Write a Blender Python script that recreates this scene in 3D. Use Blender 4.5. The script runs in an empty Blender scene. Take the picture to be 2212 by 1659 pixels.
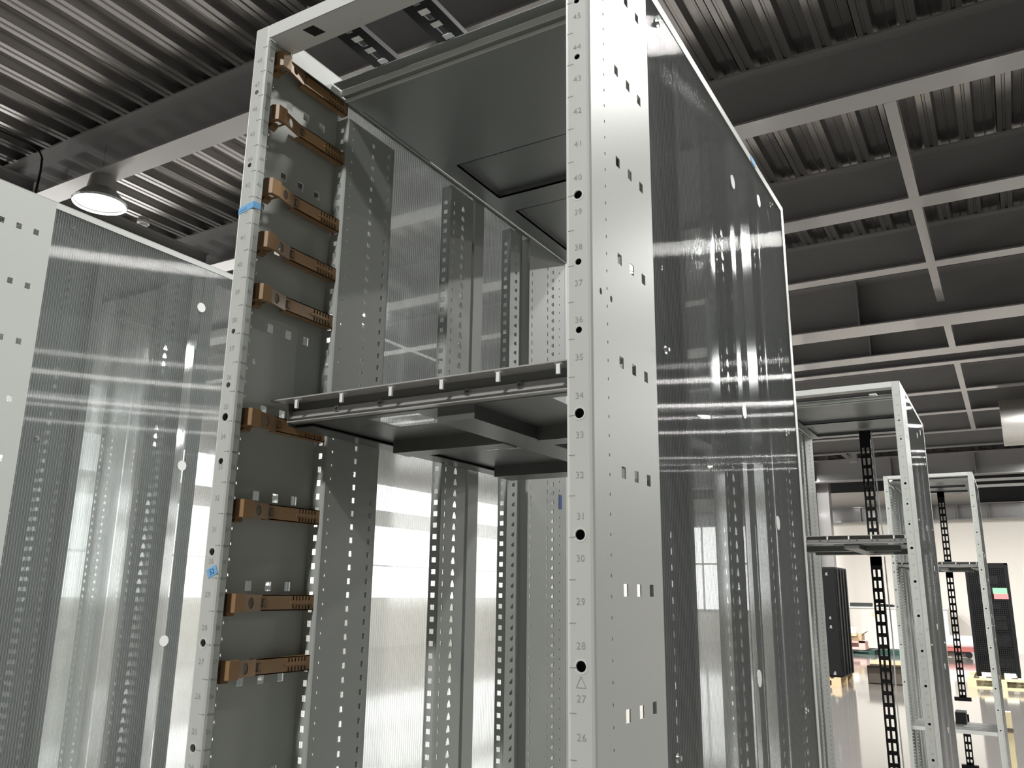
import bpy, bmesh, math, random
from mathutils import Vector, Matrix
random.seed(7)
PI = math.pi
scene = bpy.context.scene
COL = scene.collection

# ------------------------------------------------------------------ camera
F = 1805.99655
yaw, pitch, roll = 5.32934016e-01, 2.43131810e-01, 1.32840933e-02
CAM = Vector((0.985353571, -0.819675419, 1.50004551))
f = Vector((-math.sin(yaw)*math.cos(pitch), math.cos(yaw)*math.cos(pitch), math.sin(pitch)))
r0 = Vector((math.cos(yaw), math.sin(yaw), 0)); u0 = r0.cross(f)
r = math.cos(roll)*r0 + math.sin(roll)*u0
u = -math.sin(roll)*r0 + math.cos(roll)*u0
cd = bpy.data.cameras.new('camera'); cam = bpy.data.objects.new('camera', cd); COL.objects.link(cam)
M = Matrix((r, u, -f)).transposed().to_4x4(); M.translation = CAM
cam.matrix_world = M
cd.sensor_fit = 'HORIZONTAL'; cd.sensor_width = 36; cd.lens = F/2212*36
cd.clip_start = 0.02; cd.clip_end = 200
scene.camera = cam

# ------------------------------------------------------------------ world, view, light levels
w = bpy.data.worlds.new('world'); scene.world = w; w.use_nodes = True
w.node_tree.nodes['Background'].inputs[0].default_value = (.8, .9, 1, 1)
w.node_tree.nodes['Background'].inputs[1].default_value = .3
scene.view_settings.view_transform = 'Standard'; scene.view_settings.look = 'None'
scene.view_settings.gamma = 1; scene.view_settings.use_curve_mapping = False
scene.view_settings.exposure = 0.18
LAMP_W = 105.0
WINDOW_E = 3.0
scene.cycles.transparent_max_bounces = 32
scene.cycles.max_bounces = 8
scene.cycles.diffuse_bounces = 3
scene.cycles.glossy_bounces = 4
scene.cycles.transmission_bounces = 8
scene.cycles.caustics_reflective = False
scene.cycles.caustics_refractive = False
scene.cycles.sample_clamp_indirect = 4.0
scene.cycles.use_denoising = True

# ------------------------------------------------------------------ materials
def mat(name, color, rough=.5, metal=0., bump=0., bscale=200., emit=None, es=0, noise=0., nscale=6., spec=None, coat=0.):
    m = bpy.data.materials.new(name); m.use_nodes = True
    nt = m.node_tree; b = nt.nodes['Principled BSDF']
    b.inputs['Base Color'].default_value = (*color, 1); b.inputs['Roughness'].default_value = rough
    b.inputs['Metallic'].default_value = metal
    if spec is not None: b.inputs['Specular IOR Level'].default_value = spec
    if coat: b.inputs['Coat Weight'].default_value = coat; b.inputs['Coat Roughness'].default_value = .08
    tc = nt.nodes.new('ShaderNodeTexCoord')
    if bump:
        n = nt.nodes.new('ShaderNodeTexNoise'); n.inputs['Scale'].default_value = bscale
        nt.links.new(tc.outputs['Object'], n.inputs['Vector'])
        bp = nt.nodes.new('ShaderNodeBump'); bp.inputs['Strength'].default_value = bump; bp.inputs['Distance'].default_value = .002
        nt.links.new(n.outputs['Fac'], bp.inputs['Height']); nt.links.new(bp.outputs[0], b.inputs['Normal'])
    if noise:
        n = nt.nodes.new('ShaderNodeTexNoise'); n.inputs['Scale'].default_value = nscale; n.inputs['Detail'].default_value = 4
        nt.links.new(tc.outputs['Object'], n.inputs['Vector'])
        mx = nt.nodes.new('ShaderNodeMix'); mx.data_type = 'RGBA'
        mx.inputs[6].default_value = (*[c*(1-noise) for c in color], 1); mx.inputs[7].default_value = (*[min(1, c*(1+noise)) for c in color], 1)
        nt.links.new(n.outputs['Fac'], mx.inputs[0]); nt.links.new(mx.outputs[2], b.inputs['Base Color'])
    if emit: b.inputs['Emission Color'].default_value = (*emit, 1); b.inputs['Emission Strength'].default_value = es
    return m
PAINT = mat('grey_white_powder_coat', (.50, .525, .495), .42, bump=.05, bscale=900)
PAINT2 = mat('frame_white_paint', (.58, .60, .575), .4)
RAILP = mat('rail_paint_shaded', (.40, .42, .40), .45)  # rack paint darkened, the shade inside the rack is put into the colour
ROOFM = mat('roof_sheet_grey', (.24, .255, .25), .38, metal=.25)
ZINC_SHADED = mat('shaded_zinc_plate', (.20, .205, .20), .38, metal=.6, noise=.1, nscale=3)  # shelf metal darkened, the shade on its underside is put into the colour
ALU = mat('anodised_front_bar', (.56, .555, .54), .30, metal=.35)
GALV = mat('galvanised_shelf_steel', (.42, .43, .42), .34, metal=.75, noise=.12, nscale=3)
SCREW = mat('bright_screw_steel', (.75, .75, .75), .2, metal=1)
INK = mat('engraved_grey_ink', (.30, .31, .29), .7)
BROWN = mat('tan_brown_plastic', (.32, .19, .088), .45)
BLACK = mat('black_plastic', (.010, .010, .011), .5, spec=.25)
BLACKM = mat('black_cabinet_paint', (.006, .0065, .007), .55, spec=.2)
DARKGREY = mat('dark_grey_matte', (.05, .052, .05), .6)
BLUE = mat('blue_masking_tape', (.17, .42, .72), .7)
BLUED = mat('deep_blue_tape', (.02, .08, .32), .6)
PEN = mat('pen_ink', (.01, .02, .12), .6)
WHITE = mat('white_plastic', (.85, .86, .85), .35)
STEEL = mat('painted_structural_steel', (.22, .215, .215), .30, noise=.06, nscale=2, coat=.35)
DECK = mat('galvanised_deck', (.27, .262, .255), .22, metal=.8, noise=.3, nscale=1.2)
SLAB = mat('dark_slab', (.03, .03, .03), .8)
WALLM = mat('cream_wall', (.78, .74, .68), .7, noise=.02, nscale=.8)
FLOORM = mat('grey_epoxy_floor', (.22, .21, .195), .08, noise=.05, nscale=.7, coat=.5)
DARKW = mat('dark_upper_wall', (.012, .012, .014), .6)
WOOD = mat('pallet_wood', (.68, .50, .30), .65, noise=.2, nscale=8)
WOODL = mat('pale_timber', (.78, .68, .42), .6, noise=.1, nscale=5)
CARD = mat('cardboard', (.45, .33, .20), .75, noise=.1)
CARDD = mat('dark_carton', (.12, .10, .08), .75)
PINK = mat('pinkish_foam', (.62, .38, .34), .7)
RED = mat('faded_red_paint', (.36, .10, .09), .5)
GREEND = mat('dark_green_skid', (.01, .045, .035), .5)
LENS = mat('lamp_lens', (1, 1, 1), .3, emit=(1, .98, .95), es=12)
PANE = mat('daylight_pane', (.8, .8, .8), .3, emit=(1, .985, .96), es=WINDOW_E)
GREENN = mat('green_note', (.25, .75, .35), .7)
REDN = mat('red_note', (.75, .22, .22), .7)
MIDG = mat('mid_grey_label', (.22, .23, .23), .6)
YEL = mat('yellow_tie', (.8, .7, .2), .5)

def poly_mat(name, axis=1, smear=.3, haze=.05, scale=160., tint=(.93, .95, .95)):
    m = bpy.data.materials.new(name); m.use_nodes = True; nt = m.node_tree; L = nt.links; N = nt.nodes
    N.remove(N['Principled BSDF']); out = N['Material Output']
    tc = N.new('ShaderNodeTexCoord'); sp = N.new('ShaderNodeSeparateXYZ'); L.new(tc.outputs['Object'], sp.inputs[0])
    mul = N.new('ShaderNodeMath'); mul.operation = 'MULTIPLY'; mul.inputs[1].default_value = scale; L.new(sp.outputs[axis], mul.inputs[0])
    fr = N.new('ShaderNodeMath'); fr.operation = 'FRACT'; L.new(mul.outputs[0], fr.inputs[0])
    # distance to the web (0 at web, .5 mid cell)
    pp = N.new('ShaderNodeMath'); pp.operation = 'PINGPONG'; pp.inputs[1].default_value = .5; L.new(fr.outputs[0], pp.inputs[0])
    web = N.new('ShaderNodeMath'); web.operation = 'LESS_THAN'; web.inputs[1].default_value = .085; L.new(pp.outputs[0], web.inputs[0])
    si = N.new('ShaderNodeMath'); si.operation = 'SINE'
    m2 = N.new('ShaderNodeMath'); m2.operation = 'MULTIPLY'; m2.inputs[1].default_value = 2*PI; L.new(fr.outputs[0], m2.inputs[0]); L.new(m2.outputs[0], si.inputs[0])
    bp = N.new('ShaderNodeBump'); bp.inputs['Strength'].default_value = 1; bp.inputs['Distance'].default_value = .00022; L.new(si.outputs[0], bp.inputs['Height'])
    tr = N.new('ShaderNodeBsdfTransparent'); tr.inputs[0].default_value = (*tint, 1)
    rf = N.new('ShaderNodeBsdfRefraction'); rf.inputs['IOR'].default_value = 1.3; rf.inputs['Roughness'].default_value = .16; rf.inputs[0].default_value = (*tint, 1)
    mx1 = N.new('ShaderNodeMixShader'); mx1.inputs[0].default_value = smear; L.new(tr.outputs[0], mx1.inputs[1]); L.new(rf.outputs[0], mx1.inputs[2])
    df = N.new('ShaderNodeBsdfDiffuse'); df.inputs[0].default_value = (.85, .88, .87, 1)
    tl = N.new('ShaderNodeBsdfTranslucent'); tl.inputs[0].default_value = (.85, .88, .87, 1)
    dm = N.new('ShaderNodeMixShader'); dm.inputs[0].default_value = .5; L.new(df.outputs[0], dm.inputs[1]); L.new(tl.outputs[0], dm.inputs[2])
    hz = N.new('ShaderNodeMath'); hz.operation = 'MULTIPLY_ADD'; hz.inputs[1].default_value = .45; hz.inputs[2].default_value = haze; L.new(web.outputs[0], hz.inputs[0])
    mx2 = N.new('ShaderNodeMixShader'); L.new(hz.outputs[0], mx2.inputs[0]); L.new(mx1.outputs[0], mx2.inputs[1]); L.new(dm.outputs[0], mx2.inputs[2])
    gl = N.new('ShaderNodeBsdfAnisotropic'); gl.inputs['Roughness'].default_value = .36; gl.inputs['Anisotropy'].default_value = 1.0
    gl.inputs[0].default_value = (1, 1, 1, 1)
    tg = N.new('ShaderNodeTangent'); tg.direction_type = 'RADIAL'; tg.axis = 'Z'; 
    cx = N.new('ShaderNodeCombineXYZ'); cx.inputs[2].default_value = 1.0; L.new(cx.outputs[0], gl.inputs['Tangent'])
    N.remove(tg)
    fz = N.new('ShaderNodeLayerWeight'); fz.inputs[0].default_value = .5
    p5 = N.new('ShaderNodeMath'); p5.operation = 'POWER'; p5.inputs[1].default_value = 4.5; L.new(fz.outputs['Facing'], p5.inputs[0])
    fm = N.new('ShaderNodeMath'); fm.operation = 'MULTIPLY_ADD'; fm.inputs[1].default_value = .8; fm.inputs[2].default_value = .14; L.new(p5.outputs[0], fm.inputs[0])
    mx3 = N.new('ShaderNodeMixShader'); L.new(fm.outputs[0], mx3.inputs[0]); L.new(mx2.outputs[0], mx3.inputs[1]); L.new(gl.outputs[0], mx3.inputs[2])
    L.new(mx3.outputs[0], out.inputs[0])
    return m
POLY = poly_mat('twin_wall_polycarbonate', 1, smear=.30, haze=.075)

# ------------------------------------------------------------------ mesh helpers
class MB:
    def __init__(s): s.v = []; s.f = []
    def add(s, vs, fs):
        o = len(s.v); s.v += [tuple(a) for a in vs]; s.f += [tuple(i+o for i in q) for q in fs]; return s
    def box(s, x0, x1, y0, y1, z0, z1):
        return s.add([(x0,y0,z0),(x1,y0,z0),(x1,y1,z0),(x0,y1,z0),(x0,y0,z1),(x1,y0,z1),(x1,y1,z1),(x0,y1,z1)],
            [(0,3,2,1),(4,5,6,7),(0,1,5,4),(1,2,6,5),(2,3,7,6),(3,0,4,7)])
    def prism(s, pts, a, b, axis='z'):
        # pts polygon in the plane across axis, extruded a..b
        n = len(pts)
        def P(p, t):
            if axis == 'z': return (p[0], p[1], t)
            if axis == 'y': return (p[0], t, p[1])
            return (t, p[0], p[1])
        vs = [P(p, a) for p in pts] + [P(p, b) for p in pts]
        return s.add(vs, [tuple(range(n))[::-1], tuple(range(n, 2*n))] + [(i, (i+1) % n, (i+1) % n + n, i+n) for i in range(n)])
    def cyl(s, c, rad, h, axis='z', n=16, r2=None):
        r2 = rad if r2 is None else r2
        def P(a, R, t):
            x, y = R*math.cos(a), R*math.sin(a)
            return {'z': (c[0]+x, c[1]+y, c[2]+t), 'y': (c[0]+x, c[1]+t, c[2]+y), 'x': (c[0]+t, c[1]+x, c[2]+y)}[axis]
        vs = [P(2*PI*i/n, rad, 0) for i in range(n)] + [P(2*PI*i/n, r2, h) for i in range(n)]
        return s.add(vs, [tuple(range(n))[::-1], tuple(range(n, 2*n))] + [(i, (i+1) % n, (i+1) % n + n, i+n) for i in range(n)])
    def ring(s, c, ro, ri, h, axis='y', n=20):
        def P(a, R, t):
            x, y = R*math.cos(a), R*math.sin(a)
            return {'z': (c[0]+x, c[1]+y, c[2]+t), 'y': (c[0]+x, c[1]+t, c[2]+y), 'x': (c[0]+t, c[1]+x, c[2]+y)}[axis]
        vs = []
        for R, t in ((ro, 0), (ro, h), (ri, h), (ri, 0)): vs += [P(2*PI*i/n, R, t) for i in range(n)]
        return s.add(vs, [(k*n+i, k*n+(i+1) % n, ((k+1) % 4)*n+(i+1) % n, ((k+1) % 4)*n+i) for k in range(4) for i in range(n)])
    def lathe(s, c, prof, n=24):
        vs = []
        for (R, z) in prof: vs += [(c[0]+R*math.cos(2*PI*i/n), c[1]+R*math.sin(2*PI*i/n), c[2]+z) for i in range(n)]
        fs = [(k*n+i, k*n+(i+1) % n, (k+1)*n+(i+1) % n, (k+1)*n+i) for k in range(len(prof)-1) for i in range(n)]
        return s.add(vs, fs)
    def tube(s, pts, rad, n=8):
        pts = [Vector(p) for p in pts]; vs = []
        for i, p in enumerate(pts):
            d = (pts[min(i+1, len(pts)-1)] - pts[max(i-1, 0)]).normalized()
            a = d.cross(Vector((.31, .2, .93))).normalized(); b = d.cross(a)
            vs += [tuple(p + rad*(math.cos(2*PI*k/n)*a + math.sin(2*PI*k/n)*b)) for k in range(n)]
        m = len(pts)
        fs = [(i*n+k, i*n+(k+1) % n, (i+1)*n+(k+1) % n, (i+1)*n+k) for i in range(m-1) for k in range(n)]
        return s.add(vs, fs + [tuple(range(n))[::-1], tuple(range((m-1)*n, m*n))])
    def bar(s, a, b, wd, hg, up=(0, 0, 1)):
        a = Vector(a); b = Vector(b); d = (b-a).normalized(); x = d.cross(Vector(up)).normalized(); z = x.cross(d)
        vs = [tuple(p + sx*x*wd/2 + sz*z*hg/2) for p in (a, b) for sx, sz in ((-1,-1),(1,-1),(1,1),(-1,1))]
        return s.add(vs, [(3,2,1,0),(4,5,6,7),(0,1,5,4),(1,2,6,5),(2,3,7,6),(3,0,4,7)])
    def mesh(s, name, m):
        me = bpy.data.meshes.new(name); me.from_pydata(s.v, [], s.f); me.materials.append(m)
        bm = bmesh.new(); bm.from_mesh(me); bmesh.ops.recalc_face_normals(bm, faces=bm.faces); bm.to_mesh(me); bm.free()
        return me
    def obj(s, name, m, parent=None, smooth=False, bevel=0):
        o = bpy.data.objects.new(name, s.mesh(name, m)); COL.objects.link(o)
        if parent: o.parent = parent
        if smooth:
            for p in o.data.polygons: p.use_smooth = True
            md = o.modifiers.new('e', 'EDGE_SPLIT'); md.split_angle = math.radians(40)
        if bevel:
            md = o.modifiers.new('b', 'BEVEL'); md.width = bevel; md.segments = 2; md.limit_method = 'ANGLE'
        return o

def cell_poly(kind, cu, cv, w_, h_):
    if kind == 'sq': return [(cu-w_/2, cv-h_/2), (cu+w_/2, cv-h_/2), (cu+w_/2, cv+h_/2), (cu-w_/2, cv+h_/2)], 1
    if kind == 'bell':   # bell-shaped keyhole, 4 per quarter = 8 points
        return [(cu-.5*w_, cv-.5*h_), (cu, cv-.5*h_), (cu+.5*w_, cv-.5*h_), (cu+.42*w_, cv), (cu+.2*w_, cv+.5*h_), (cu, cv+.5*h_), (cu-.2*w_, cv+.5*h_), (cu-.42*w_, cv)], 2
    if kind == 'tri':
        return [(cu-.5*w_, cv-.35*h_), (cu+.1*w_, cv-.5*h_), (cu+.5*w_, cv-.35*h_), (cu+.5*w_, cv+.1*h_), (cu+.5*w_, cv+.5*h_), (cu, cv+.2*h_), (cu-.45*w_, cv+.0*h_), (cu-.5*w_, cv-.2*h_)], 2
    n = 12; q = 3
    if kind == 'slot':
        r_ = w_/2; pts = []
        for i in range(n):
            a = -3*PI/4 + 2*PI*i/n; s_ = math.sin(a)
            pts.append((cu + r_*math.cos(a), cv + r_*s_ + (h_/2-r_)*(1 if s_ > 0 else -1)))
        return pts, q
    return [(cu + w_/2*math.cos(-3*PI/4+2*PI*i/n), cv + h_/2*math.sin(-3*PI/4+2*PI*i/n)) for i in range(n)], q

def perf(mb, u0, u1, v0, v1, cols, P, t):
    """perforated sheet: cols = list of (centre u, half width of strip, [(v, kind, w, h)...]); P(u,v,w)->xyz; thickness t"""
    cols = sorted(cols, key=lambda c: c[0]); cuts = []
    cur = u0
    for (cu, hw, holes) in cols:
        a, b = cu-hw, cu+hw
        if a > cur+1e-6: cuts.append((cur, a, None, []))
        cuts.append((max(a, cur), b, cu, holes)); cur = b
    if cur < u1-1e-6: cuts.append((cur, u1, None, []))
    V = mb.v; Fc = mb.f
    def quad(pts):
        o = len(V); n = len(pts)
        V.extend(P(a, b, 0) for a, b in pts); V.extend(P(a, b, t) for a, b in pts)
        Fc.append(tuple(range(o, o+n))); Fc.append(tuple(range(o+2*n-1, o+n-1, -1)))
    def wall(a, b):
        o = len(V); V.extend([P(a[0], a[1], 0), P(b[0], b[1], 0), P(b[0], b[1], t), P(a[0], a[1], t)]); Fc.append((o, o+1, o+2, o+3))
    for (a, b, cu, holes) in cuts:
        cv = v0
        for (hv, kind, hw_, hh) in sorted(holes):
            m0, m1 = hv-hh/2-.0015, hv+hh/2+.0015
            if m0 < cv or m1 > v1: continue
            if m0 > cv+1e-6: quad([(a, cv), (b, cv), (b, m0), (a, m0)])
            pts, q = cell_poly(kind, cu, hv, hw_, hh); n = len(pts)
            cr = [(a, m0), (b, m0), (b, m1), (a, m1)]
            for i in range(4):
                inner = [pts[(i*q+k) % n] for k in range(q+1)]
                quad([cr[i], cr[(i+1) % 4]] + inner[::-1])
            for i in range(n): wall(pts[i], pts[(i+1) % n])
            cv = m1
        if cv < v1-1e-6: quad([(a, cv), (b, cv), (b, v1), (a, v1)])
    for A, B in (((u0,v0),(u1,v0)), ((u1,v0),(u1,v1)), ((u1,v1),(u0,v1)), ((u0,v1),(u0,v0))): wall(A, B)

def empty(name, loc=(0, 0, 0), label=None, cat=None, group=None, kind=None):
    o = bpy.data.objects.new(name, None); COL.objects.link(o); o.location = loc; o.empty_display_size = .1
    return tag(o, label, cat, group, kind)
def tag(o, label=None, cat=None, group=None, kind=None):
    if label: o['label'] = label
    if cat: o['category'] = cat
    if group: o['group'] = group
    if kind: o['kind'] = kind
    return o
def inst(name, me, parent, loc=(0, 0, 0), rot=None):
    o = bpy.data.objects.new(name, me); COL.objects.link(o); o.parent = parent; o.location = loc
    if rot: o.rotation_euler = rot
    return o

# digits from the built-in font
_dg = {}
def glyph(ch, wide=False):
    if ch not in _dg:
        c = bpy.data.curves.new('g', 'FONT'); c.body = ch; c.size = 1; c.resolution_u = 2
        o = bpy.data.objects.new('g', c); COL.objects.link(o)
        dg = bpy.context.evaluated_depsgraph_get(); me = bpy.data.meshes.new_from_object(o.evaluated_get(dg))
        vs = [(v.co.x, v.co.y) for v in me.vertices]; fs = [tuple(p.vertices) for p in me.polygons]
        wd = max([v[0] for v in vs] + [.3]); _dg[ch] = (vs, fs, wd)
        bpy.data.objects.remove(o); bpy.data.meshes.remove(me); bpy.data.curves.remove(c)
    return _dg[ch]
def text(mb, s, size, P):
    """centred text; P(u,v)->xyz"""
    tot = sum(glyph(c)[2]+.08 for c in s) - .08; x = -tot/2
    for c in s:
        vs, fs, wd = glyph(c); mb.add([P((x+a)*size, (b-.35)*size) for a, b in vs], fs); x += wd+.08

# ------------------------------------------------------------------ the setting
YB = 27.3; XL = -14.0; XR = 12.0; YF = -8.0; ZC = 5.68
tag(MB().box(XL, XR, YF, YB, -.1, 0).obj('floor', FLOORM), kind='structure', label='glossy pale grey epoxy floor')
wb = empty('wall_back', kind='structure', label='cream back wall with dark band under the ceiling')
MB().box(XL, XR, YB, YB+.2, 0, 4.66).obj('lower_wall', WALLM, wb)
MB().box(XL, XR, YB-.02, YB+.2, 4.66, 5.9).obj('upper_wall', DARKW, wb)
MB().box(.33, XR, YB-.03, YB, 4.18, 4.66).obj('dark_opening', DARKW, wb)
MB().box(-.32, -.08, YB-.04, YB, 4.50, 4.60).obj('wall_sign', DARKGREY, wb)
wl = empty('wall_left', kind='structure', label='cream side wall with a row of bright windows')
wins = []
yy = YF
for k in range(6):
    a = -5.575 + k*5.3; wins.append((a, a+5.05))
m = MB()
m.box(XL-.2, XL, YF, YB, 0, 1.25); m.box(XL-.2, XL, YF, YB, 3.25, 3.6); m.box(XL-.2, XL, YF, YB, 4.4, 5.9)
prev = YF
for a, b in wins:
    m.box(XL-.2, XL, prev, a, 1.25, 3.25); m.box(XL-.2, XL, prev, a, 3.6, 4.4); prev = b
m.box(XL-.2, XL, prev, YB, 1.25, 3.25); m.box(XL-.2, XL, prev, YB, 3.6, 4.4)
m.obj('wall_sheet', WALLM, wl)
tag(MB().box(XR, XR+.2, YF, YB, 0, 5.9).obj('wall_right', DARKGREY), kind='structure', label='dark right side wall')
tag(MB().box(XL, XR, YF-.2, YF, 0, 5.9).obj('wall_front', DARKGREY), kind='structure', label='dark wall behind the viewer')
for k, (a, b) in enumerate(wins):
    we = empty('window_%d' % (k+1), (XL-.1, a, 1.25), kind='structure')
    fr = MB()
    for (z0, z1) in ((0, .04), (.87, .91), (1.96, 2.0), (2.35, 2.39), (3.11, 3.15)): fr.box(-.05, .06, 0, b-a, z0, z1)
    for y0 in (0, b-a-.05):
        fr.box(-.05, .06, y0, y0+.05, 0, 2); fr.box(-.05, .06, y0, y0+.05, 2.35, 3.15)
    fr.obj('window_frame', PAINT2, we)
    for z0, z1 in ((.04, .87), (.91, 1.96), (2.39, 3.11)):
        MB().box(-.04, -.02, .05, b-a-.05, z0, z1).obj('pane', PANE, we)
# windows in the back wall, far left
we = empty('window_7', (-9.3, YB-.02, .95), kind='structure')
fr = MB()
for x0 in (0, 1.25, 2.5, 3.75): fr.box(x0, x0+.06, -.04, .01, 0, 3.2)
for z0 in (0, 1.5, 3.14): fr.box(0, 3.81, -.04, .01, z0, z0+.06)
fr.obj('window_frame', PAINT2, we)
MB().box(.06, 3.75, -.01, .005, .06, 3.14).obj('pane', PANE, we)

# ceiling: deck sheets of three ribs, beams, struts
ce = empty('ceiling', (0, 0, ZC), kind='structure', label='dark ribbed steel deck on grey steel beams')
prof = []
px = .30
for k in range(3):
    o = k*px
    prof += [(o+.004 if k == 0 else o, 0), (o+.045, 0), (o+.052, .010), (o+.068, .010), (o+.075, 0), (o+.117, 0), (o+.140, .078), (o+.20, .078), (o+.205, .070), (o+.215, .070), (o+.22, .078), (o+.275, .078), (o+.296, .004)]
prof += [(3*px-.003, 0)]
m = MB(); n = len(prof)
top = [(a, b+.0015) for a, b in prof]
vs = [(a, YF, b) for a, b in prof] + [(a, YB, b) for a, b in prof]
m.add(vs, [(i, i+1, i+1+n, i+n) for i in range(n-1)])
deck_me = m.mesh('deck_sheet', DECK)
x = XL
i = 0
while x < XR:
    inst('deck_sheet', deck_me, ce, (x+.0, 0, 0)); x += .9; i += 1
MB().box(XL, XR, YF, YB, .15, .25).obj('slab', SLAB, ce)
def ibeam(y, w_, z0, z1, x0=XL, x1=XR, tf=.018, tw=.012, stiff=()):
    m = MB(); yc = y+w_/2
    m.box(x0, x1, y, y+w_, z0, z0+tf); m.box(x0, x1, y, y+w_, z1-tf, z1); m.box(x0, x1, yc-tw/2, yc+tw/2, z0+tf, z1-tf)
    for s in stiff: m.box(s-.008, s+.008, y+.005, y+w_-.005, z0+tf, z1-tf)
    m.v = [(a, b, c-ZC) for a, b, c in m.v]
    return m.obj('ceiling_beam', STEEL, ce)
for y, w_, z0 in ((-4.9, .24, 5.2), (-2.8, .24, 5.2), (-.9, .24, 5.2), (1.15, .24, 5.2)): ibeam(y, w_, z0, ZC)
for y, w_, z0, st in ((3.246, .226, 5.2, (-7.5,)), (5.344, .233, 5.2, ()), (7.412, .27, 5.2, ()), (9.24, .20, 5.2, ()), (10.76, .5, 5.014, (-.44, 3.1, -4.2)),
        (13.09, .40, 5.2, (-2.05, -.6)), (13.98, .2, 5.2, ()), (16.13, .22, 5.2, ()), (18.17, .22, 5.2, ()), (20.48, .22, 5.2, ()), (22.75, .22, 5.2, ())): ibeam(y, w_, z0, ZC, stiff=st)
ibeam(23.9, .3, 4.6, 5.216, stiff=(-3.6, -1.6, .42, 2.4), tf=.03)
ibeam(27.0, .28, 3.69, 4.17, stiff=(-2.9, -.9, -.25, .55, 1.5), tf=.03)
for z in (4.73, 4.56): MB().box(.30, 9, 26.5, 26.62, z-ZC, z-ZC+.07).obj('conduit', WHITE, ce)
ys = [1.39, 3.25], [3.47, 5.34], [5.58, 7.41], [7.68, 9.24], [9.44, 10.76], [11.26, 13.09], [14.18, 16.13], [16.35, 18.17], [18.39, 20.48]
for a, b in ys:
    for x in (-6.9, .56, 6.0):
        if a < 5 and x == .56: continue
        m = MB(); m.box(x-.045, x+.045, a, b, 5.2-ZC, 5.21-ZC); m.box(x-.045, x+.045, a, b, 5.34-ZC, 5.35-ZC); m.box(x-.004, x+.004, a, b, 5.21-ZC, 5.34-ZC)
        m.obj('strut', STEEL, ce)
# column and brace
m = MB(); m.box(-3.8, -3.78, 24.75, 25.15, 0, ZC); m.box(-3.42, -3.40, 24.75, 25.15, 0, ZC); m.box(-3.78, -3.42, 24.94, 24.96, 0, ZC)
tag(m.obj('trim_1', STEEL), kind='structure', label='grey steel column by the back wall')
MB().bar((-3.12, 23, -.02), (-2.50, 23, -.60), .3, .1).obj('brace', STEEL, ce)
MB().box(-2.50, -2.3, 22.9, 23.1, -.7, -.45).obj('gusset', STEEL, ce)

# smoke detector
t = empty('smoke_detector', (-7.42, 4.82, ZC), 'small round white smoke detector on the ribbed ceiling', 'smoke detector')
MB().cyl((0, 0, -.03), .07, .03, n=20, r2=.07).obj('base', WHITE, t, smooth=True)
MB().lathe((0, 0, 0), [(.0, -.075), (.03, -.073), (.05, -.06), (.055, -.03)]).obj('cover', WHITE, t, smooth=True)
# hanging cable crossing the first beam, upper left
def hang(pts): return MB().tube(pts, .011, 6)
tag(hang([(-6.83, 2.4, 5.665), (-6.82, 2.83, 5.66), (-6.81, 2.96, 5.655), (-6.78, 3.08, 5.64), (-6.79, 3.20, 5.62), (-6.775, 3.225, 5.56), (-6.77, 3.228, 5.42), (-6.80, 3.232, 5.22), (-6.81, 3.235, 5.12)]).obj('hanging_cable', BLACK),
    'thin black cable crossing the steel beam at upper left', 'cable')
# round duct at right
t = empty('air_duct', (1.18, 18.9, 5.1), 'round galvanised ventilation duct under the beams at the right edge', 'duct')
DUCT = mat('galvanised_duct', (.42, .41, .39), .4, metal=.6, noise=.2, nscale=2)
for k in range(6):
    MB().cyl((k*.9, 0, 0), .43, .88, 'x', 40).obj('duct_section', DUCT, t, smooth=True)
    MB().ring((k*.9+.86, 0, 0), .445, .42, .04, 'x', 40).obj('seam_ring', DUCT, t, smooth=True)
t.location = (1.09, 17.1, 4.68)

# ------------------------------------------------------------------ lamps
lx = [-9.8, -5.95, -2.1, 1.75, 5.6, 9.4]; ly = [-3.7, -.15, 3.42, 7.2, 11.9, 15.2, 19.3, 21.9]
cup = MB().lathe((0, 0, 0), [(.05, .26), (.11, .25), (.13, .12), (.17, .08), (.24, .0), (.23, -.02), (.225, .0), (.15, .07), (.0, .07)], 28).mesh('lamp_housing', GALV)
stem = MB().cyl((0, 0, .25), .018, .35, n=8).mesh('stem', BLACK)
lens = MB().cyl((0, 0, .005), .21, .012, n=28).mesh('lens', LENS)
for Y in ly:
    for X in lx:
        if Y < 11 and X > 2: continue
        if Y < -1 and (X > 2 or X > -7 and X < 0): continue
        seen = (X == -5.95 and Y == 3.42)
        if seen: t = empty('pendant_lamp', (X, Y-.05, 4.95), 'round pendant factory lamp hanging at left above the perforated rack', 'lamp')
        else: t = empty('pendant_lamp', (X, Y, 4.95), 'round pendant factory lamp in the rows under the ceiling beams', 'lamp', 'factory lamps under the ceiling')
        if X == -2.1 and Y > 14: t.location = (-4.1, Y, 4.95)
        if X == 1.75 and Y == 3.42: t.location = (1.777, 3.636, 4.95)
        if X == 1.75 and Y == -3.7: t.location = (.5, -3.7, 4.95)  # unseen lamp, added in front to light the posts and rail strips
        if X == 1.75 and Y == -.15: t.location = (1.75, 1.0, 4.95)
        inst('housing', cup, t); inst('stem', stem, t); inst('lens', lens, t)
        ld = bpy.data.lights.new('lamp_light', 'AREA'); ld.shape = 'DISK'; ld.size = .42; ld.energy = LAMP_W*(1.8 if Y > 6 else 2.6 if (X == 1.75 and Y < -1) else 1); ld.color = (1, .985, .96)  # back rows and the unseen front lamp boosted to brighten what they face
        lo = bpy.data.objects.new('lamp_light', ld); COL.objects.link(lo); lo.parent = t; lo.location = (0, 0, -.004)

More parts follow.
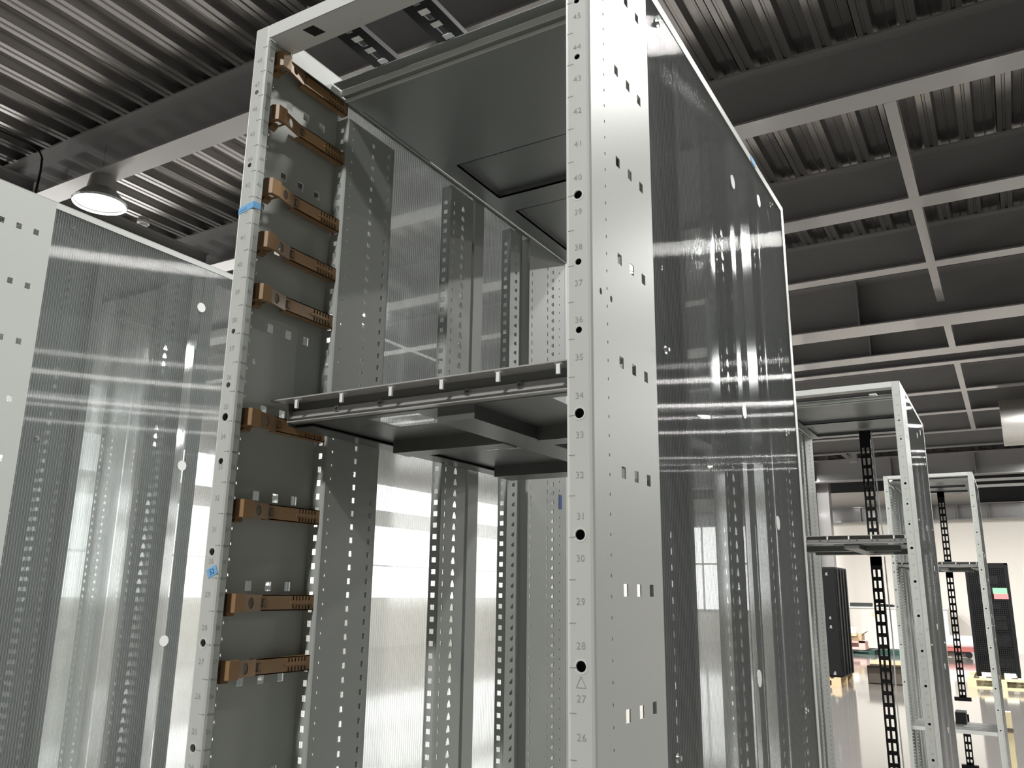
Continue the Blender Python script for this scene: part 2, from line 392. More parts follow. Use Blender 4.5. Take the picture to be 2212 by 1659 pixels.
# ------------------------------------------------------------------ the rack
W = .6049; D = 1.0854; TOP = 2.396; ZB = .12; U = .04445; Z0 = .224
YP = .2025
P2 = U/2
def zs(a, b, off=0.): 
    k0 = math.ceil((a-Z0-off)/P2); out = []
    k = k0
    while Z0+off+k*P2 < b: out.append(Z0+off+k*P2); k += 1
    return out
cache = {}
def shared(key, name, fn, m, parent, smooth=False):
    if key not in cache:
        mb = MB(); fn(mb); cache[key] = mb.mesh(name, m)
        if smooth:
            for p in cache[key].polygons: p.use_smooth = True
    return inst(name, cache[key], parent)

def side(t, s):
    """s=0 left side, s=1 right side. X(w): inward distance from the outer plane."""
    X = (lambda w_: w_) if s == 0 else (lambda w_: W-w_)
    k = str(s)
    def front_post(mb):
        big = [(2.2244, 'round', .0075, .0075), (2.144, 'round', .0075, .0075), (1.9574, 'round', .0105, .0105), (1.8725, 'round', .008, .008), (1.7896, 'round', .008, .008), (1.6928, 'round', .0115, .0115), (1.5599, 'round', .0115, .0115), (1.4256, 'round', .0115, .0115), (1.2919, 'round', .0105, .0105), (1.16, 'round', .0105, .0105), (1.02, 'round', .0105, .0105), (.89, 'round', .0105, .0105), (.75, 'round', .0105, .0105), (.62, 'round', .0105, .0105), (.35, 'round', .0105, .0105)]
        if s == 0: big = [(2.277, 'round', .008, .008), (2.1475, 'round', .008, .008), (1.8732, 'round', .008, .008), (1.7903, 'round', .0085, .0085), (1.742, 'round', .012, .012), (1.731, 'sq', .005, .016), (1.677, 'round', .0095, .0095), (1.5486, 'round', .0105, .0105), (1.4259, 'round', .0105, .0105), (1.2919, 'round', .0105, .0105), (1.16, 'round', .0105, .0105), (.9, 'round', .0105, .0105)]
            # keyhole: merge round + stem
        if s == 0: big = [b for b in big if b[0] != 1.731]
        perf(mb, .004, .028, ZB, TOP, [(.0158, .008, big)], lambda a, b, c: (X(a), c, b), .0015)
        # bends and inner flange
        for pts in ([(0, .005), (.0012, .0012), (.004, 0), (.004, .0015), (.0022, .0022), (.0015, .005)],
                    [(.028, 0), (.0316, .0014), (.033, .005), (.033, .0150), (.0315, .0150), (.0315, .005), (.0305, .0025), (.028, .0015)]):
            mb.prism([(X(a), b) for a, b in pts], ZB, TOP)
    shared('fp'+k, 'front_post', front_post, PAINT, t)
    def side_sheet(mb):
        tz = [1.503+.13335*i for i in range(-9, 7)]; sqs = [(z, 'sq', .0125, .014) for z in tz]
        dots = [(z, 'round', .0028, .0045) for z in zs(.2, TOP-.05, .005)]
        perf(mb, .005, YP, ZB, TOP-.0, [(.027, .006, [(1.842, 'round', .007, .009)]), (.045, .004, dots), (.057, .006, [(1.842, 'round', .007, .009)]), (.085, .012, sqs), (.1245, .012, sqs), (.1645, .012, sqs)],
             lambda a, b, c: (X(c), a, b), .0015)
    shared('ss'+k, 'side_sheet', side_sheet, PAINT, t)
    sqz = zs(.2, 2.33, .0)
    def rail1(mb):
        holes = [(z, 'sq', .0085, .0095) for z in sqz]
        perf(mb, .0016, .028, .17, 2.335, [(.0165, .007, holes)], lambda a, b, c: (X(a), YP-.001+c, b), .0015)
        mb.prism([(X(a), YP-.001+b) for a, b in [(.028, 0), (.030, .002), (.030, .004), (.0285, .004), (.0285, .002), (.028, .0015)]], .17, 2.335)
        perf(mb, YP+.0028, .335, .17, 2.335, [(.216, .004, [(z, 'round', .0035, .005) for z in zs(.2, 2.33, .008)]), (.2745, .006, [(z, 'sq', .0075, .009) for z in sqz]), (.319, .006, [(z, 'sq', .006, .009) for z in sqz])],
             lambda a, b, c: (X(.030-c), a, b), .0015)
        mb.box(*sorted((X(.008), X(.030))), .3335, .335, .17, 2.335)
        mb.box(*sorted((X(.0065), X(.008))), .3335, .353, .17, 2.335)
    shared('r1'+k, 'front_rail', rail1, RAILP, t)
    def rail2(mb):
        holes = [(z, 'sq', .010, .0095) for z in sqz]
        perf(mb, .006, .028, .17, 2.35, [(.0165, .007, holes)], lambda a, b, c: (X(a), .532+c, b), .0015)
        perf(mb, .532, .618, .17, 2.35, [(.546, .004, [(z, 'slot', .0045, .0105) for z in sqz]), (.580, .010, [(z, 'bell', .014, .0125) for z in sqz])],
             lambda a, b, c: (X(.030-c), a, b), .0015)
        mb.box(*sorted((X(.008), X(.030))), .6165, .618, .17, 2.35)
    shared('r2'+k, 'middle_rail', rail2, RAILP, t)
    def rail3(mb):
        perf(mb, .006, .028, .17, 2.35, [(.0165, .007, [(z, 'sq', .0095, .0095) for z in sqz])], lambda a, b, c: (X(a), .785+c, b), .0015)
        perf(mb, .785, .830, .17, 2.35, [(.812, .010, [(z, 'tri', .012, .012) for z in sqz])], lambda a, b, c: (X(.030-c), a, b), .0015)
        mb.box(*sorted((X(.008), X(.030))), .8285, .830, .17, 2.35)
    shared('r3'+k, 'rear_rail', rail3, RAILP, t)
    def rearp(mb):
        perf(mb, .880, 1.0715, .14, 2.36, [(.893, .004, [(z, 'slot', .0045, .012) for z in sqz]), (.975, .004, [(z, 'slot', .0045, .012) for z in sqz]), (1.002, .009, [(z, 'tri', .013, .013) for z in sqz]), (1.040, .004, [(z, 'round', .004, .005) for z in zs(.2, 2.33, .01)])],
             lambda a, b, c: (X(.030-c), a, b), .0015)
        mb.box(*sorted((X(.006), X(.030))), .8785, .880, .14, 2.36)
    shared('rp'+k, 'rear_post_liner', rearp, RAILP, t)
    def rear_frame(mb):
        mb.box(*sorted((X(0), X(.030))), D-.012, D, ZB, TOP)
        mb.box(*sorted((X(0), X(.0015))), D-.022, D-.012, ZB, TOP)
    shared('rf'+k, 'rear_post', rear_frame, PAINT2, t)
    for j, (a, b) in enumerate(((.652, .690), (.846, .868))):
        shared('ms%d' % j+k, 'mounting_strip', lambda mb: mb.box(*sorted((X(.0062), X(.014))), a, b, .14, 2.38), RAILP, t)
    shared('tb'+k, 'top_side_beam', lambda mb: (mb.box(*sorted((X(0), X(.0015))), YP, D-.01, 2.380, TOP), mb.box(*sorted((X(0), X(.034))), .002, D-.012, TOP-.0015, TOP+.0003), mb.box(*sorted((X(.0325), X(.034))), .05, D-.012, 2.36, TOP)), PAINT2, t)
    shared('bb'+k, 'bottom_side_beam', lambda mb: mb.box(*sorted((X(0), X(.034))), YP, D-.01, ZB, .17), PAINT, t)
    # polycarbonate panel
    o = shared('pp'+k, 'polycarbonate_panel', lambda mb: mb.box(*sorted((X(.0012), X(.0052))), YP+.0008, D-.0125, .165, 2.381), POLY, t)
    # fasteners
    if 'disc'+k not in cache:
        sx = -1 if s == 0 else 1
        mb = MB(); mb.cyl((0, 0, 0), .0135, .0012*sx, 'x', 24); cache['disc'+k] = mb.mesh('panel_fastener', WHITE)
        mb = MB(); mb.cyl((0, 0, 0), .0030, .007*sx, 'x', 10); mb.cyl((.0005*sx, 0, 0), .006, .0015*sx, 'x', 14); cache['stud'+k] = mb.mesh('panel_screw', SCREW)
    xo = X(.0002) if s == 0 else X(-.0002)
    xo = X(.001)
    for (y, z) in ((.6447, 2.264), (.637, 1.8154), (.64, 1.366), (.64, .92), (.847, 2.312), (.839, 1.634), (.84, 1.18)):
        inst('panel_fastener', cache['disc'+k], t, (xo, y, z))
    for (y, z) in ((.2394, 1.8254), (.2334, 1.3049), (.248, 2.35), (.9513, 2.348), (.9677, 1.282), (.96, 1.83)):
        inst('panel_screw', cache['stud'+k], t, (xo, y, z))

def numbers(mb, X, s):
    for n_ in range(3, 49):
        z = Z0+(n_-.5)*U; dz = -.0075 if (n_ == 27 and s == 1) else 0
        if n_ % 1 == 0:
            text(mb, str(n_), .0105, lambda a, b: (X(.0158)+a, -.0003, z+b+dz))
        if s == 0:
            text(mb, str(n_), .0085, lambda a, b: (.0333, .0078+a, z+b))
        if s == 0: mb.box(.021, .0305, -.0003, .0001, z+U/2-.0004, z+U/2+.0004); mb.box(.0329, .0333, .003, .0145, z+U/2-.0004, z+U/2+.0004)
        else: mb.box(X(.029), X(.0215), -.0003, .0001, z+U/2-.0004, z+U/2+.0004)
    if s == 1:
        c = X(.0158); z = Z0+26.5*U+.0085; h = .0055
        for a, b in (((c-h, z-h), (c+h, z-h)), ((c+h, z-h), (c, z+h)), ((c, z+h), (c-h, z-h))):
            mb.bar((a[0], -.0002, a[1]), (b[0], -.0002, b[1]), .0003, .0008, up=(0, 0, 1)) if abs(a[1]-b[1]) < 1e-6 else mb.add([(a[0]-.0005, -.0003, a[1]), (a[0]+.0005, -.0003, a[1]), (b[0]+.0005, -.0003, b[1]), (b[0]-.0005, -.0003, b[1])], [(0, 1, 2, 3)])

def roof(mb):
    z0, z1 = 2.362, 2.366
    x0, x1 = .036, W-.036
    mb.box(x0-.002, x1+.002, .222, .445, z0, z1); mb.box(x0, x1, .150, .1722, 2.3725, 2.374); mb.box(x0, x1, .176, .224, 2.3615, 2.3640); mb.box(x0, x1, .187, .224, 2.3570, 2.3590)
    def frame(ya, yb, ia, ib):
        mb.box(x0, x1, ya, ia, z0, z1); mb.box(x0, x1, ib, yb, z0, z1)
        mb.box(x0, x0+.04, ia, ib, z0, z1); mb.box(x1-.04, x1, ia, ib, z0, z1)
        mb.box(x0+.04, x1-.04, ia, ib, z0+.014, z1+.014)
        mb.box(x0+.038, x0+.04, ia, ib, z0, z1+.014); mb.box(x1-.04, x1-.038, ia, ib, z0, z1+.014)
        mb.box(x0+.04, x1-.04, ia-.002, ia, z0, z1+.014); mb.box(x0+.04, x1-.04, ib, ib+.002, z0, z1+.014)
    frame(.445, .69, .485, .655); frame(.69, D-.012, .73, 1.02)
def front_beam(mb):
    mb.box(.0325, W-.0325, .0002, .0017, 2.372, TOP); mb.box(.034, W-.034, 0, .052, 2.372, 2.3735); mb.box(.034, W-.034, .0505, .052, 2.3735, TOP-.004)
def crossbar(mb):
    mb.box(.034, W-.034, .1725, .1760, 2.3620, 2.3725); mb.box(.034, W-.034, .1845, .1870, 2.3560, 2.3615)
def base(mb):
    mb.box(.0, W, 0, .04, ZB, .17); mb.box(0, W, D-.04, D, ZB, .17); mb.box(.03, W-.03, .04, D-.04, ZB, .125)

def make_shelf(t, zt=1.785):
    s = empty('equipment_shelf', (0, 0, zt)); s.parent = t
    zb = -.036
    def lip(mb):
        mb.box(.012, W-.012, .088, .135, -.002, 0)
    def barf(mb):
        mb.prism([(.1135, -.016), (.118, -.016), (.118, -.0345), (.104, -.0345), (.104, -.033), (.1135, -.0325), (.1135, -.0275), (.110, -.0275), (.110, -.026), (.1135, -.026)], .034, W-.034, 'x')
    def plate(mb):
        x0, x1, ya, yb = .034, W-.034, .118, .80; z0, z1 = zb, zb+.002
        ops = [(.17, .265, .135, .212), (.48, .545, .135, .21), (.17, .29, .36, .47), (.33, .45, .52, .60)]
        xs = sorted({x0, x1} | {a for o in ops for a in o[:2]}); ys_ = sorted({ya, yb} | {a for o in ops for a in o[2:]})
        for i in range(len(xs)-1):
            for j in range(len(ys_)-1):
                cx, cy = (xs[i]+xs[i+1])/2, (ys_[j]+ys_[j+1])/2
                if not any(o[0] < cx < o[1] and o[2] < cy < o[3] for o in ops): mb.box(xs[i], xs[i+1], ys_[j], ys_[j+1], z0, z1)
    def sides(mb):
        for a in (.034, W-.0355): mb.box(a, a+.0015, .105, .80, zb-.004, -.004)
        mb.box(.036, .075, .12, .80, zb-.006, zb-.004); mb.box(W-.075, W-.036, .12, .80, zb-.006, zb-.004)
        mb.box(.034, W-.034, .798, .80, zb, -.004)
    shared('shw', 'back_web', lambda mb: mb.box(.034, W-.034, .118, .120, -.018, -.002), ZINC_SHADED, s)  # dark colour stands in for the shade under the lip
    shared('shl', 'front_lip', lip, ALU, s); shared('shb', 'front_bar', barf, ALU, s)
    shared('shp', 'bottom_plate', plate, ZINC_SHADED, s); shared('shs', 'side_flanges', sides, ZINC_SHADED, s)
    shared('shc', 'long_beam', lambda mb: mb.box(.31, .372, .12, .79, zb-.020, zb), ZINC_SHADED, s)
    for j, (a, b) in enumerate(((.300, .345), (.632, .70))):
        shared('shx%d' % j, 'cross_beam', lambda mb: (mb.box(.09, .31, a, b, zb-.022, zb), mb.box(.372, W-.09, a, b, zb-.022, zb)), ZINC_SHADED, s)
    if 'clip' not in cache:
        mb = MB(); mb.box(-.0028, .0028, .090, .0935, -.017, -.003); mb.box(-.005, .005, .090, .097, -.004, -.002); cache['clip'] = mb.mesh('clip', WHITE)
        mb = MB(); mb.cyl((0, .1115, 0), .0052, .0015, 'y', 18); cache['sc'] = mb.mesh('screw', SCREW)
        mb = MB(); mb.box(-.0032, .0032, .1112, .1116, -.0005, .0005); mb.box(-.0005, .0005, .1112, .1116, -.0032, .0032); cache['scx'] = mb.mesh('screw_slot', DARKGREY)
    for x in (.065, .1555, .2474, .3358, .4265, .5158, .560): inst('clip', cache['clip'], s, (x, 0, 0))
    for x in (.128, .212, .3646, .4476, .54):
        c = inst('screw', cache['sc'], s, (x, 0, -.0195)); inst('screw_slot', cache['scx'], s, (x, 0, -.0195))
    return s

def make_bracket(t, z):
    """tan plastic cable bracket clipped along the inside of the side sheet"""
    b = empty('cable_bracket', (0, 0, z)); b.parent = t
    H = .0115
    def body(mb):
        # comb half and plain middle
        comb = [(.157+.0068*i, .0030, [(-.0065, 'sq', .0034, .0060), (.0065, 'sq', .0034, .0060)]) for i in range(6)]
        comb2 = [(u_, h_, sorted(l)) for u_, h_, l in comb]
        perf(mb, .092, .204, -H, H, comb2, lambda a, v, c: (.024-c, a, v), .003)
        mb.box(.010, .024, .092, .204, H-.0015, H); mb.box(.010, .024, .092, .204, -H, -H+.0015)
        mb.box(.010, .024, .202, .204, -H, H)
        # raised centre rib in the comb
        mb.box(.024, .0255, .150, .192, -.0014, .0014)
    def head(mb):
        # sloping neck with D opening
        def P(a, v, c):
            tt = (a-.050)/(.092-.050); xx = .033-.009*min(1, max(0, tt)) if a > .05 else .033
            return (xx-c, a, v)
        perf(mb, .050, .084, -H, H, [(.067, .0085, [(0., 'round', .0130, .0165)])], P, .003)
        perf(mb, .084, .092, -H, H, [], P, .003)
        mb.prism([(.006, .030), (.026, .026), (.036, .032), (.036, .050), (.030, .050), (.028, .036), (.012, .038), (.006, .042)], -H-.0015, H+.0015)
        mb.box(.010, .033, .050, .053, -H, -H+.002); mb.box(.010, .033, .050, .053, H-.002, H)
    def latch(mb):
        mb.prism([(.004, .038), (.018, .034), (.020, .046), (.006, .052)], -H-.007, -H+.001)
        mb.box(.016, .030, .034, .046, -.0055, .0055)
    def mark(mb):
        mb.box(.0235, .0252, .093, .1005, .0052, .0062); mb.box(.0235, .0252, .093, .1005, -.0062, -.0052); mb.box(.0235, .0252, .0942, .0952, -.0052, .0052)
    shared('bk_body', 'comb_arm', body, BROWN, b); shared('bk_head', 'hook_head', head, BROWN, b); shared('bk_latch', 'latch', latch, BROWN, b)
    shared('bk_mark', 'tab_outline', mark, DARKGREY, b)
    return b

def cable_duct(t, z0, z1, key, x=.300, y=.945):
    def fn(mb):
        zz = []; z = z0+.05
        while z < z1-.06: zz.append(z); z += .0556
        perf(mb, 0, .052, z0, z1, [(.015, .008, [(q, 'sq', .0105, .036) for q in zz]), (.038, .009, [(q, 'sq', .0135, .036) for q in zz])], lambda a, b, c: (x+a, y+c, b), .004)
        perf(mb, 0, .04, z0, z1, [(.02, .012, [(q, 'sq', .018, .036) for q in zz])], lambda a, b, c: (x+.052-c, y+a, b), .004)
        mb.box(x-.035, x+.085, y-.01, y+.03, z0, z0+.028); mb.box(x-.0, x+.052, y, y+.04, z0+.0, z0+.045)
        mb.box(x-.0, x+.052, y, y+.04, z1-.045, z1)
    return shared(key, 'vertical_cable_manager', fn, BLACK, t)

def make_rack(loc, label, group=None, name='server_rack'):
    t = empty(name, loc, label, 'rack', group)
    side(t, 0); side(t, 1)
    for s in (0, 1):
        X = (lambda w_: w_) if s == 0 else (lambda w_: W-w_)
        shared('num%d' % s, 'rack_unit_numbers', lambda mb: numbers(mb, X, s), INK, t)
        def rings(mb):
            for z in ((1.9574, 1.6928, 1.5599, 1.4256, 1.2919) if s == 1 else (1.5486, 1.4259, 1.2919)):
                mb.ring((X(.0158), .0004, z), .0078, .0060, -.0007, 'y', 24)
        shared('ring%d' % s, 'hole_collars', rings, PAINT2, t)
        # dark sheet in the post channel, painting the shade seen through the holes
        shared('lin%d' % s, 'channel_shade', lambda mb: mb.box(*sorted((X(.0035), X(.0295))), .0125, .0145, .17, 2.37), DARKGREY, t)
    shared('roof', 'roof_panel', roof, ROOFM, t); shared('fb', 'front_top_beam', front_beam, PAINT2, t)
    shared('cb', 'roof_crossbar', crossbar, PAINT2, t); shared('base', 'base_frame', base, PAINT, t)
    shared('rtb', 'rear_top_beam', lambda mb: mb.box(.034, W-.034, D-.012, D, 2.362, TOP), PAINT2, t)
    for x in (.07, W-.07):
        for y in (.09, D-.09):
            if 'wheel' not in cache:
                mb = MB(); mb.cyl((-.015, 0, .0375), .0375, .03, 'x', 20); mb.box(-.03, .03, -.03, .03, .112, .12); mb.box(-.022, -.017, -.015, .015, .03, .112); mb.box(.017, .022, -.015, .015, .03, .112)
                cache['wheel'] = mb.mesh('caster', BLACK)
            inst('caster', cache['wheel'], t, (x, y, 0))
    return t

main = make_rack((0, 0, 0), 'open grey-white server rack in the centre with tan brackets inside')
make_shelf(main)
for z in (2.353, 2.2535, 2.1225, 2.0305, 1.944, 1.747, 1.612, 1.479, 1.3885): make_bracket(main, z)
# square hole lights in front beam, tape, pen marks
tp = empty('blue_tape', (0, 0, 2.0725)); tp.parent = main; tp['label'] = 'blue tape wrapped around the left post'
MB().prism([(.0018, -.0072), (.0332, -.0015), (.0332, .0092), (.0018, .0035)], -.0006, -.0002, 'y').obj('tape_front', BLUE, tp)
MB().prism([(.0001, -.0015), (.0148, .0002), (.0148, .0110), (.0001, .0092)], .0331, .0336, 'x').obj('tape_side', BLUE, tp)
def scrib(n_, w_, fn, seed):
    random.seed(seed); mb = MB(); pts = [fn(-w_/2+w_*i/n_, random.uniform(-.0016, .0016)) for i in range(n_+1)]; mb.tube(pts, .00022, 4); return mb
scrib(11, .014, lambda a, b: (.0125+a, -.0008, -.0010+b+a*.18), 3).obj('pen_writing', PEN, tp)
tp = empty('blue_tape', (.0205, -.0004, 1.5215)); tp.parent = main; tp.rotation_euler = (0, math.radians(-22), 0); tp['label'] = 'small blue tape marked 52 on the left post'
MB().box(-.0095, .0095, -.0003, .0002, -.0062, .0062).obj('tape_patch', BLUE, tp)
mb = MB(); text(mb, '52', .0105, lambda a, b: (a*.9, -.0006, b)); mb.obj('pen_number', PEN, tp)
MB().box(W+.0002, W+.0008, .800, .835, 2.382, 2.396).obj('tape_piece', BLUE, main)
MB().box(.0302, .0308, 1.036, 1.052, 1.700, 1.735).obj('tape_piece', BLUED, main)
MB().prism([(.095, .012), (.118, .012), (.124, .034), (.101, .034)], 2.3716, 2.3719).obj('square_cutout', BLACK, main)

left = make_rack((-1.5099, .015, 0), 'perforated grey rack at the left edge behind its clear ribbed side panel')
r2 = make_rack((.0475, 3.0, 0), 'white open rack standing behind the central rack with black cable duct')
make_shelf(r2, 1.755)
cable_duct(r2, 1.757, 2.362, 'cd1'); cable_duct(r2, .62, 1.70, 'cd2')
MB().tube([(.365, .93, 2.35), (.368, .925, 2.1), (.372, .925, 1.9), (.376, .93, 1.77)], .0035).obj('white_cable', WHITE, r2)
MB().tube([(.372, .93, 1.70), (.376, .925, 1.3), (.368, .925, 1.0), (.372, .93, .66)], .0035).obj('white_cable', WHITE, r2)
MB().box(.47, .50, .09, .13, 2.366, 2.370).obj('lit_patch', WHITE, r2)  # flat white piece painting the patch of light let in by the roof opening
r3 = make_rack((.1975, 6.15, 0), 'farthest white rack frame with black cable duct')
make_shelf(r3, 1.752)
cable_duct(r3, 1.757, 2.362, 'cd1'); cable_duct(r3, .70, 1.70, 'cd3'); cable_duct(r3, .20, .60, 'cd4')
dt = empty('low_tray', (0, 0, .60)); dt.parent = r3
mb = MB()
for (a, b, c, d) in ((.036, W-.036, .02, .16), (.036, W-.036, .19, .29), (.036, W-.036, .32, .45), (.036, .33, .16, .19), (.53, W-.036, .16, .19), (.036, .33, .29, .32), (.53, W-.036, .29, .32)): mb.box(a, b, c, d, .0, .003)
mb.obj('tray_plate', GALV, dt); MB().box(.036, W-.036, .018, .021, -.022, .003).obj('tray_front', PAINT2, dt)
MB().box(.30, .37, .3, .46, .003, .085).obj('mount_block', BLACK, dt)

# black ladder cable trays lying on top of the central rack
for i, (xa, xb) in enumerate(((.108, .158), (.245, .298), (.500, .54))):
    t = empty('cable_tray', (xa, 0, 2.3964), ['black slotted tray on the central rack roof, leftmost', 'black slotted tray on the central rack roof, middle one', 'black slotted tray on the central rack roof, rightmost'][i], 'cable tray', 'black cable trays on the rack roof')
    w_ = xb-xa
    m = MB()
    hs = [(y, 'sq', .012, .022) for y in [.03+.04*k for k in range(25)]]
    perf(m, 0, w_, .005, 1.07, [(w_/2, .009, hs)], lambda a, b, c: (a, b, c), .003)
    m.box(0, .002, .005, 1.07, .003, .010); m.box(w_-.002, w_, .005, 1.07, .003, .010)
    m.obj('slotted_channel', BLACK, t)
    for k in range(4): MB().box(w_*.35, w_*.68, .058+.034*k, .070+.034*k, -.0012, -.0002).obj('white_tag', WHITE, t)

# ------------------------------------------------------------------ background objects
def cabinet(loc, sx, sy, h, label):
    t = empty('black_cabinet', loc, label, 'cabinet')
    MB().box(0, sx, 0, sy, 0, h).obj('body', BLACKM, t, bevel=.01)
    MB().box(.015, sx-.015, -.03, 0, .03, h-.02).obj('front_door', BLACKM, t, bevel=.006)
    for k in range(4): MB().box(sx, sx+.02, .06+k*sy/4, .06+k*sy/4+.05, .03, h-.03).obj('side_rib', BLACKM, t)
    return t
def pallet(name, loc, sx, sy, h, label, m_=WOOD, boards=5):
    t = empty(name, loc, label, 'pallet')
    for k in range(boards):
        a = k*(sx-.1)/(boards-1); MB().box(a, a+.1, 0, sy, h-.022, h).obj('deck_board', m_, t)
    for k in range(3):
        b = k*(sy-.1)/2; MB().box(0, sx, b, b+.1, h-.044, h-.022).obj('stringer_board', m_, t)
        for q in range(3): a = q*(sx-.14)/2; MB().box(a, a+.14, b, b+.1, .022, h-.044).obj('block', m_, t)
        MB().box(0, sx, b, b+.1, 0, .022).obj('bottom_board', m_, t)
    return t
c1 = cabinet((-2.33, 14.95, .15), .62, 1.15, 1.84, 'tall black cabinet on a pallet seen between the racks')
for (x, z, s) in ((.47, 1.72, .05), (.48, .98, .045), (.48, .83, .05), (.49, .07, .055)):
    MB().prism([(x-.4*s, z-.5*s), (x+.5*s, z-.6*s), (x+.4*s, z+.5*s), (x-.05*s, z+.5*s)], -.034, -.031, 'y').obj('grey_sticker', MIDG, c1)
pallet('wooden_pallet', (-2.5, 14.85, 0), .75, 1.35, .15, 'light wooden pallet under the tall black cabinet')
# mesh rack on pallet
t = empty('mesh_rack', (.225, 16.6, .17), 'black mesh-front rack with grey equipment on a pale pallet', 'rack')
m = MB(); m.box(0, .05, 0, 1.0, 0, 1.93); m.box(.62, .67, 0, 1.0, 0, 1.93); m.box(0, .67, 0, 1.0, 1.88, 1.93); m.box(0, .67, 0, 1.0, .05, .1); m.box(0, .67, .98, 1.0, .05, 1.93)
m.obj('cabinet_frame', BLACKM, t)
m = MB(); perf(m, 0.0, .67, .04, 1.9, [(.06+.03*k, .013, [(.08+.035*j, 'sq', .012, .02) for j in range(51)]) for k in range(19)], lambda a, b, c: (a, -.01+c, b), .004)
m.obj('mesh_door', BLACKM, t)
MB().box(.40, .62, -.018, -.011, 1.40, 1.50).obj('note', GREENN, t); MB().box(.41, .63, -.018, -.011, 1.31, 1.40).obj('note', REDN, t)
for k, (z, h, a, b) in enumerate(((1.56, .14, .24, .50), (1.42, .10, .26, .42), (1.15, .08, .3, .5), (.95, .07, .32, .55), (.80, .12, .33, .55), (.5, .2, .35, .58), (.15, .15, .35, .6))):
    MB().box(a-.05, b, .05, .6, z, z+h).obj('server_unit', MIDG, t)
for a in (.08, .42): MB().box(a, a+.18, -.05, .2, -.0, .07).obj('foam_block', WHITE, t)
t2 = pallet('wooden_pallet', (.08, 16.3, .0), 1.05, 1.35, .17, 'pale wooden pallet under the black mesh rack', WOODL, 6)
# carton
t = empty('carton', (-1.46, 15.9, 0), 'open dark cardboard carton on the floor behind the racks', 'box')
m = MB(); m.box(0, .62, 0, .01, 0, .30); m.box(0, .62, .44, .45, 0, .30); m.box(0, .01, 0, .45, 0, .30); m.box(.61, .62, 0, .45, 0, .30); m.box(0, .62, 0, .45, 0, .01); m.obj('carton_body', CARDD, t)
MB().add([(0, 0, .30), (.62, 0, .30), (.66, -.12, .33), (-.06, -.12, .31)], [(0, 1, 2, 3)]).obj('carton_flap', CARD, t)
MB().add([(0, .45, .30), (.62, .45, .30), (.62, .6, .36), (0, .6, .36)], [(0, 1, 2, 3)]).obj('carton_flap', CARD, t)
# pallet with boxes
pallet('wooden_pallet', (-3.6, 23.8, 0), 1.2, .9, .12, 'small wooden pallet with cartons near the back wall', GREEND)
t = empty('pink_box_stack', (-3.4, 23.85, .12), 'pinkish open tray box with torn cut-out on the pallet', 'box')
m = MB(); m.box(0, .78, 0, .6, 0, .06); m.box(.0, .25, 0, .02, .06, .22); m.box(.62, .78, 0, .02, .06, .22); m.box(0, .78, 0, .02, .17, .22); m.box(0, .78, .5, .52, 0, .2); m.obj('box_body', PINK, t)
t = empty('carton', (-3.5, 23.9, .345), 'tan cardboard carton on the pinkish box by the back wall', 'box')
m = MB(); m.box(0, .8, 0, .5, 0, .17); m.obj('carton_body', CARD, t); MB().add([(0, -.12, .12), (.68, -.12, .12), (.7, 0, .18), (0, 0, .18)], [(0, 1, 2, 3)]).obj('carton_flap', CARD, t)
MB().add([(.8, 0, .16), (.8, .5, .16), (.92, .5, .24), (.92, 0, .24)], [(0, 1, 2, 3)]).obj('carton_flap', CARD, t)
t = tag(MB().box(-3.4, -2.86, 24.0, 24.3, .52, .68).obj('white_package', WHITE, bevel=.02), 'white package lying on top of the tan carton', 'package')
t = tag(MB().box(-2.3, -1.35, 24.1, 24.6, .0, .13).obj('low_skid', GREEND), 'low dark green skid on the floor by the back wall', 'skid')
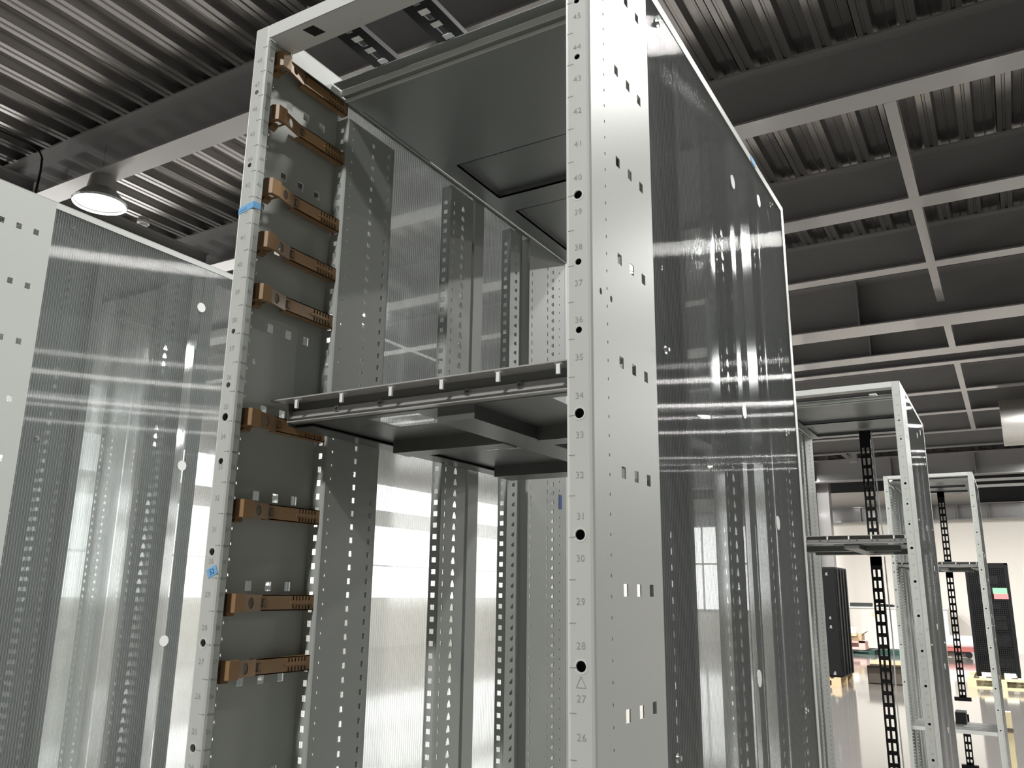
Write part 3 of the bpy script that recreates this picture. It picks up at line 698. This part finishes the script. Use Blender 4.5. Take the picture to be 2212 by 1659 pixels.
# counter on back wall
t = empty('wall_counter', (-3.35, 26.2, 0), 'white low counter cabinet against the back wall', 'counter')
MB().box(0, 2.6, 0, .8, .05, 1.16).obj('body', WALLM, t); MB().box(-.02, 2.62, -.04, .82, 1.16, 1.20).obj('worktop', WHITE, t)
for x in (.64, .78): MB().box(x, x+.035, -.02, 0, .93, 1.08).obj('handle', WOODL, t)
t = tag(MB().box(-3.3, -2.72, 26.25, 26.6, 1.205, 1.31).obj('equipment_box', DARKGREY), 'flat dark box lying on the white counter', 'box')
t = tag(MB().prism([(0, 0), (.5, 0), (.48, .06), (.1, .08)], 26.3, 26.6, 'y').obj('tool_bundle', BLACK), 'dark bundle of tools on the white counter', 'tools'); t.location = (-2.62, 0, 1.205)
# roll on red trolley
t = empty('wrapped_trolley', (-.95, 24.2, 0), 'white wrapped bundle on a red wheeled trolley at the back', 'trolley')
MB().cyl((0, .25, .38), .16, .92, 'x', 20).obj('wrapped_bundle', WHITE, t, smooth=True)
MB().box(-.02, .94, 0, .5, .16, .24).obj('trolley_bed', RED, t)
for x in (.12, .72): MB().cyl((x, .02, .08), .08, .06, 'y', 16).obj('wheel', BLACK, t)
MB().box(.2, .7, .1, .4, .02, .16).obj('axle_box', CARDD, t)
# timber post with hook
t = empty('timber_post', (.80, 7.85, 0), 'pale yellow timber post standing beside the farthest rack', 'post')
MB().box(-.03, .03, 0, .06, 0, .56).obj('post', WOODL, t, bevel=.004); MB().box(-.05, .035, -.012, 0, .40, .43).obj('strap', CARDD, t); MB().box(-.1, .1, -.07, .13, 0, .03).obj('foot', WOODL, t)
# white perforated frame at far right
t = empty('perforated_stand', (1.14, 17.75, 0), 'narrow white perforated frame right of the black mesh rack', 'frame')
m = MB(); perf(m, 0, .10, 0, 2.05, [(.05, .03, [(.08+.09*k, 'sq', .045, .05) for k in range(21)])], lambda a, b, c: (a, c, b), .01); m.obj('perforated_upright', WHITE, t)
MB().box(.10, .13, 0, .8, 0, 2.0).obj('edge_post', MIDG, t); MB().box(.12, .9, .0, .03, 1.88, 1.92).obj('top_rail', MIDG, t)
MB().box(.13, .9, .01, .03, 1.2, 1.88).obj('white_board', WHITE, t)
